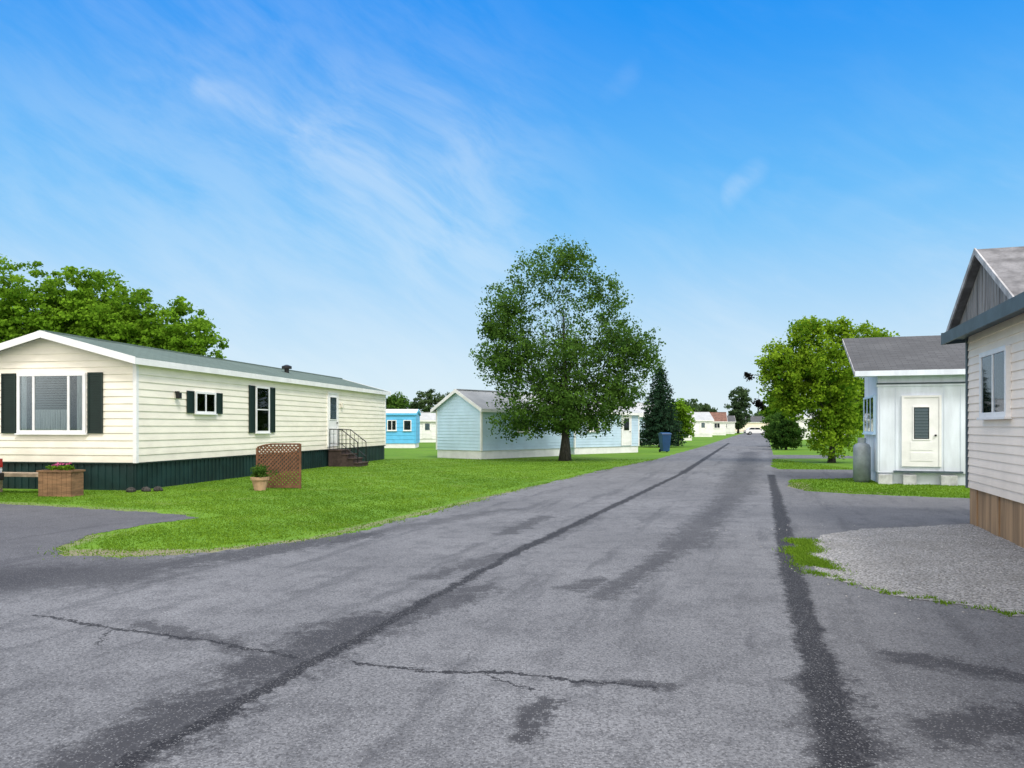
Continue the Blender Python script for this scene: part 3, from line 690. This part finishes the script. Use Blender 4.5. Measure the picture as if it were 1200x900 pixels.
# spruce
root=top('spruce_tree','dark conical spruce beside pale blue house','tree',(11.55,60,0))
b=MB(); b.tube([(0,0,-.05),(0,0,3),(0,0,6.2)],[.14,.09,.02],8)
C=[]
for lv in range(34):
    z_=.35+lv*.174; R_=2.05*(1-z_/6.9)**.75; nbr=max(4,int(11*(R_/1.8)+3))
    for k in range(nbr):
        a=2*math.pi*(k/nbr)+lv*.7+random.uniform(-.2,.2); rr=R_*random.uniform(.7,1.12)
        b.tube([(0,0,z_+.1),(math.cos(a)*rr*.6,math.sin(a)*rr*.6,z_-.04),(math.cos(a)*rr,math.sin(a)*rr,z_-.12)],[.02,.012,.006],4,cap=False)
        for q in range(max(2,int(rr/.26))):
            t=(q+.8)/max(2,int(rr/.26)); C.append((math.cos(a)*rr*t,math.sin(a)*rr*t,z_+.08-.22*t))
for q in range(5): C.append((0,0,5.9+q*.1))
b.ob('trunk',M['bark'],root); leaves('crown',C,15,.24,.20,M['leafD'],root,up=.2,flat=.5,aspect=.2,tone=.45)
# distant wood
C=[]
for i in range(1500):
    X_=rng.uniform(-330,380); Y_=rng.uniform(250,330)
    hh=7.2+2.2*math.sin(X_*.043)+1.5*math.sin(X_*.13+1)+1.1*math.sin(X_*.31+2)
    if X_<-40: hh+=3
    C.append((X_,Y_,abs(rng.random()**.6)*hh+.3))
tl=leaves('distant_wood',C,24,2.6,1.5,M['leafE'],None,tone=.35,contrast=.25); tl["kind"]="stuff"

# ---------------------------------------------------------------- garden things by the cream home
p=(-6.05,19.9); T_=top('lattice_screen','brown wooden lattice screen standing on the lawn','trellis',(p[0],p[1],0),math.radians(-8))
b=MB(); w,hh,st,tk=1.16,1.14,.105,.03
def topz(x_): return hh-.10*max(0,(-x_-.1)/.5)**2
def strip(mb,x0,z0,x1,z1,y,wd=.020):
    d=Vector((x1-x0,z1-z0)); 
    if d.length<.03: return
    d.normalize(); n_=Vector((-d.y,d.x))*wd
    q=[(x0+n_.x,z0+n_.y),(x0-n_.x,z0-n_.y),(x1-n_.x,z1-n_.y),(x1+n_.x,z1+n_.y)]; mb.prism(q,'y',y,y+.009)
for k in range(-14,26):
    for sg in(1,-1):
        x00=-w/2+k*st if sg>0 else w/2-k*st; prev=None; seg=None
        t=0.0
        while t<hh+.01:
            xx=x00+sg*t; ok=(-w/2+.02<xx<w/2-.02) and .03<t<topz(xx)-.02
            if ok and seg is None: seg=(xx,t)
            if seg is not None and (not ok or t+.02>=hh+.01):
                strip(b,seg[0],seg[1],xx,t,0 if sg>0 else .0095); seg=None
            t+=.02
b.ob('lattice',M['lattW'],T_)
b=MB(); b.box(-w/2-.03,-w/2+.02,-.02,.03,0,topz(-w/2)); b.box(w/2-.02,w/2+.03,-.02,.03,0,hh+.02); b.box(-w/2+.02,w/2-.02,-.018,.028,.02,.06)
pts=[(-w/2+w*i/14,.004,topz(-w/2+w*i/14)+.01) for i in range(15)]; b.tube(pts,.024,6)
b.ob('frame',M['lattW'],T_)

def bush(parent,C,n,rad,size,mat,name='foliage',**k): return leaves(name,C,n,rad,size,mat,parent,**k)
T_=top('potted_shrub','round green shrub in terracotta pot on lawn','potted plant',(-6.35,19.35,0))
b=MB(); b.tube([(0,0,0),(0,0,.26),(0,0,.26),(0,0,.33)],[.14,.20,.225,.235],16); b.ob('pot',M['terra'],T_)
C=[(random.gauss(0,.10),random.gauss(0,.10),.47+random.gauss(0,.07)) for i in range(40)]; bush(T_,C,45,.12,.045,M['leafA'],tone=.5)
T_=top('planter_box','brown wooden planter box with pink flowers','planter',(-10.42,17.75,0),math.radians(-6))
b=MB()
for i in range(7): b.box(-.40+i*.115,-.40+i*.115+.108,-.22,-.20,0,.56); b.box(-.40+i*.115,-.40+i*.115+.108,.20,.22,0,.56)
for i in range(4): b.box(-.405,-.385,-.19+i*.1,-.19+i*.1+.094,0,.56); b.box(.385,.405,-.19+i*.1,-.19+i*.1+.094,0,.56)
b.box(-.43,.43,-.245,-.195,.56,.60); b.box(-.43,.43,.195,.245,.56,.60); b.box(-.43,-.38,-.194,.194,.56,.60); b.box(.38,.43,-.194,.194,.56,.60)
b.ob('box',M['wood'],T_)
b=MB(); b.box(-.38,.38,-.19,.19,.3,.52); b.ob('soil',M['bark'],T_)
C=[(random.uniform(-.28,.25),random.uniform(-.14,.14),.62+random.random()*.06) for i in range(24)]; bush(T_,C,30,.07,.05,M['leafB'],tone=.4)
C=[(random.uniform(-.25,.2),random.uniform(-.14,.14),.70+random.random()*.06) for i in range(14)]; bush(T_,C,14,.04,.035,M['pink'],name='flower')
T_=top('garden_bench','weathered plank bench against the home skirting','bench',(-11.75,18.55,0),math.radians(-9.7))
b=MB()
for i in range(3): b.box(-.98,.98,-.18+i*.125,-.18+i*.125+.11,.45,.49)
b.box(-.98,.98,-.205,-.182,.40,.485); b.box(-.95,.95,-.18,.17,.43,.45)
b.ob('seat',M['paleW'],T_,bevel=.004)
for sx in(-.8,.8):
    b=MB(); b.box(sx-.03,sx+.03,-.16,.16,.38,.429); b.box(sx-.028,sx+.028,-.15,-.09,0,.38); b.box(sx-.028,sx+.028,.09,.15,0,.38); b.ob('leg',M['paleW'],T_)
# dark rocks by the skirting
for i,(x_,y_) in enumerate(((-9.0,18.9),(-8.75,19.0),(-9.3,18.75))):
    T_=top('garden_stone','small dark stone beside home skirting','stone',(x_,y_,0),i,group='stones by the skirting')
    b=MB(); b.tube([(0,0,0),(0,0,.04),(.01,0,.09),(.02,0,.12)],[.10,.12,.09,.03],7); b.ob('stone',M['bark'],T_)

# blue bin
T_=top('wheeled_bin','dark blue wheeled rubbish bin on grass','bin',(9.55,48,0),.2)
b=MB(); 
lo=[(-.26,-.28),(.26,-.28),(.26,.28),(-.26,.28)]; i0=0
b.v+=[(x_*.85,y_*.85,.06) for x_,y_ in lo]+[(x_*1.15,y_*1.15,1.12) for x_,y_ in lo]
for q in((0,3,2,1),(4,5,6,7),(0,1,5,4),(1,2,6,5),(2,3,7,6),(3,0,4,7)): b.f.append(q); b.mi.append(0)
b.ob('body',M['bluebin'],T_,bevel=.02)
b=MB(); b.prism([(-.35,1.12),(.35,1.12),(.35,1.16),(0,1.24),(-.32,1.18)],'x',-.32,.32); b.ob('lid',M['bluebin'],T_,bevel=.01)
for sx in(-.24,.24):
    b=MB(); b.tube([(sx-.03,.22,.10),(sx+.03,.22,.10)],.10,14); b.ob('wheel',M['rubber'],T_)

# cars
def car(label,at,rot):
    T_=top('parked_car',label,'car',(at[0],at[1],0),rot)
    b=MB(); body=[(-2.15,.30),(2.15,.30),(2.2,.62),(2.05,.85),(1.15,.98),(-1.75,1.0),(-2.15,.9),(-2.2,.6)]
    b.prism(body[::-1],'y',-.85,.85); b.ob('body',M['carpaint'],T_,bevel=.05)
    b=MB(); cab=[(1.05,.985),(.45,1.45),(-1.3,1.48),(-1.85,1.0)]; b.prism(cab,'y',-.74,.74); b.ob('roof',M['carpaint'],T_,bevel=.04)
    for y0,y1 in((-.755,-.743),(.743,.755)):
        b=MB(); b.prism([(.85,1.03),(.38,1.38),(-.35,1.40),(-.35,1.03)],'y',y0,y1); b.ob('window',M['dark'],T_)
        b=MB(); b.prism([(-.42,1.03),(-.42,1.40),(-1.2,1.40),(-1.6,1.05)],'y',y0,y1); b.ob('window',M['dark'],T_)
    for sx in(-1.35,1.35):
        for sy in(-.82,.82):
            b=MB(); b.tube([(sx,sy-.1,.33),(sx,sy+.1,.33)],.33,18); w_=b.ob('wheel',M['rubber'],T_)
            b=MB(); e=-.11 if sy<0 else .11; b.tube([(sx,sy,.33),(sx,sy+e,.33)],.19,12); b.ob('rim',M['tank'],w_)
    for sy in(-.6,.6):
        b=MB(); b.box(2.12,2.2,sy-.16,sy+.16,.66,.80); b.ob('headlight',M['lamp'],T_)
        b=MB(); b.box(-2.215,-2.12,sy-.20,sy+.20,.66,.86); b.ob('tail_light',M['redlamp'],T_)
    b=MB(); b.box(-2.26,-2.16,-.8,.8,.36,.54); b.ob('bumper',M['iron'],T_,bevel=.02)
car('white car parked across the end of road',(48.3,152),math.radians(-4))
car('white car parked on the drive by cream home',(-14.02,17.0),math.radians(180))

# ---------------------------------------------------------------- sky and sun
el,az=52,150
w=bpy.data.worlds.new('World'); scene.world=w; w.use_nodes=True; n=NT(w.node_tree)
try: w.cycles.sampling_method='MANUAL'; w.cycles.sample_map_resolution=256
except Exception: pass
sky=n.node('ShaderNodeTexSky',sky_type='NISHITA'); sky.sun_disc=False; sky.sun_elevation=math.radians(el); sky.sun_rotation=math.radians(az)
sky.air_density=1.0; sky.dust_density=.6; sky.ozone_density=2.0
D=n.coords('Generated'); dx,dy,dz=n.xyz(D)[:3]
azi=n.m('ARCTAN2',dx,dy); ele=n.m('ARCSINE',dz); A=n.comb(azi,ele,0.0)
skc=n.v('SCALE',sky.outputs[0],scale=.12)
def ang(tx,tz): return (math.atan(tx),math.atan(tz/math.sqrt(1+tx*tx)))
def apx(px,py): return ang((px-600)/900,(500-py)/900)
# haze near the horizon, azure overhead
blue=n.mix(n.ss(ele,-.02,.31),(.74,.88,.95),(.17,.56,.99))
blue=n.mix(n.ss(ele,.19,.54),blue,(.006,.30,.94))
col=n.mix(.95,skc,blue)
wz=n.v('SCALE',n.v('SUBTRACT',n.noise(A,3.0,2,.6,col=True),(.5,.5,.5)),scale=.12); AW=n.v('MULTIPLY',n.v('ADD',A,wz),(1,1,0))
# fibres run down to the lower right
c_,s_=math.cos(.5),math.sin(.5); al=n.m('SUBTRACT',n.m('MULTIPLY',azi,c_),n.m('MULTIPLY',ele,s_)); ac=n.m('ADD',n.m('MULTIPLY',azi,s_),n.m('MULTIPLY',ele,c_))
fib=n.noise(n.v('ADD',n.comb(n.m('MULTIPLY',al,3.0),n.m('MULTIPLY',ac,12.0)),n.v('SCALE',wz,scale=9)),1.8,5,.62)
mask=None
for a,b_,r,s in [((130,88),(250,120),.008,.14),((230,115),(360,170),.012,.24),((350,165),(500,245),.024,.28),((200,80),(350,145),.007,.14),((420,215),(515,260),.09,.26),((240,260),(440,290),.17,.16),((862,232),(890,206),.008,.16),((712,112),(735,90),.012,.05),((1000,255),(1110,205),.012,.06),((60,330),(250,360),.12,.16)]:
    d=n.capsule(AW,apx(*a),apx(*b_)); k=n.ss(d,0,r*2.8,s,0); mask=k if mask is None else n.m('MAXIMUM',mask,k)
cl=n.m('MULTIPLY',mask,n.ss(fib,.28,.68,.30,1.5),clamp=True)
cl=n.m('MAXIMUM',cl,n.m('MULTIPLY',n.ss(fib,.36,.80),n.ss(ele,.02,.42,.24,.03)))
cl=n.m('MULTIPLY',cl,n.ss(dz,-.02,.05))
col=n.mix(cl,col,(.86,.94,.99))
# bright white veil added out of view overhead and behind, as neutral fill light
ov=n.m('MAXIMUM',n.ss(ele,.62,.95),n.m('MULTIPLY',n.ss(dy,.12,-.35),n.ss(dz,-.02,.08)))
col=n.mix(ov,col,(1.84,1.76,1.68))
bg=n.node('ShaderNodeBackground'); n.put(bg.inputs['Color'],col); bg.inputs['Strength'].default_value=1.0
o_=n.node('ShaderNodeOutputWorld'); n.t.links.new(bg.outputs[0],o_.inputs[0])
L=bpy.data.lights.new('sun','SUN'); L.energy=2.2; L.angle=math.radians(12); L.color=(1,.965,.90)
lo=bpy.data.objects.new('sun',L); COL.objects.link(lo)
d=Vector((math.sin(math.radians(az))*math.cos(math.radians(el)),math.cos(math.radians(az))*math.cos(math.radians(el)),math.sin(math.radians(el))))
lo.rotation_euler=d.to_track_quat('Z','Y').to_euler()

cam=bpy.data.cameras.new('camera'); cam.lens=27; cam.sensor_width=36; cam.shift_y=50/1200; cam.clip_end=4000; cam.clip_start=.05
co=bpy.data.objects.new('camera',cam); co.location=(0,0,1.6); co.rotation_euler=(math.radians(90),0,0); COL.objects.link(co); scene.camera=co
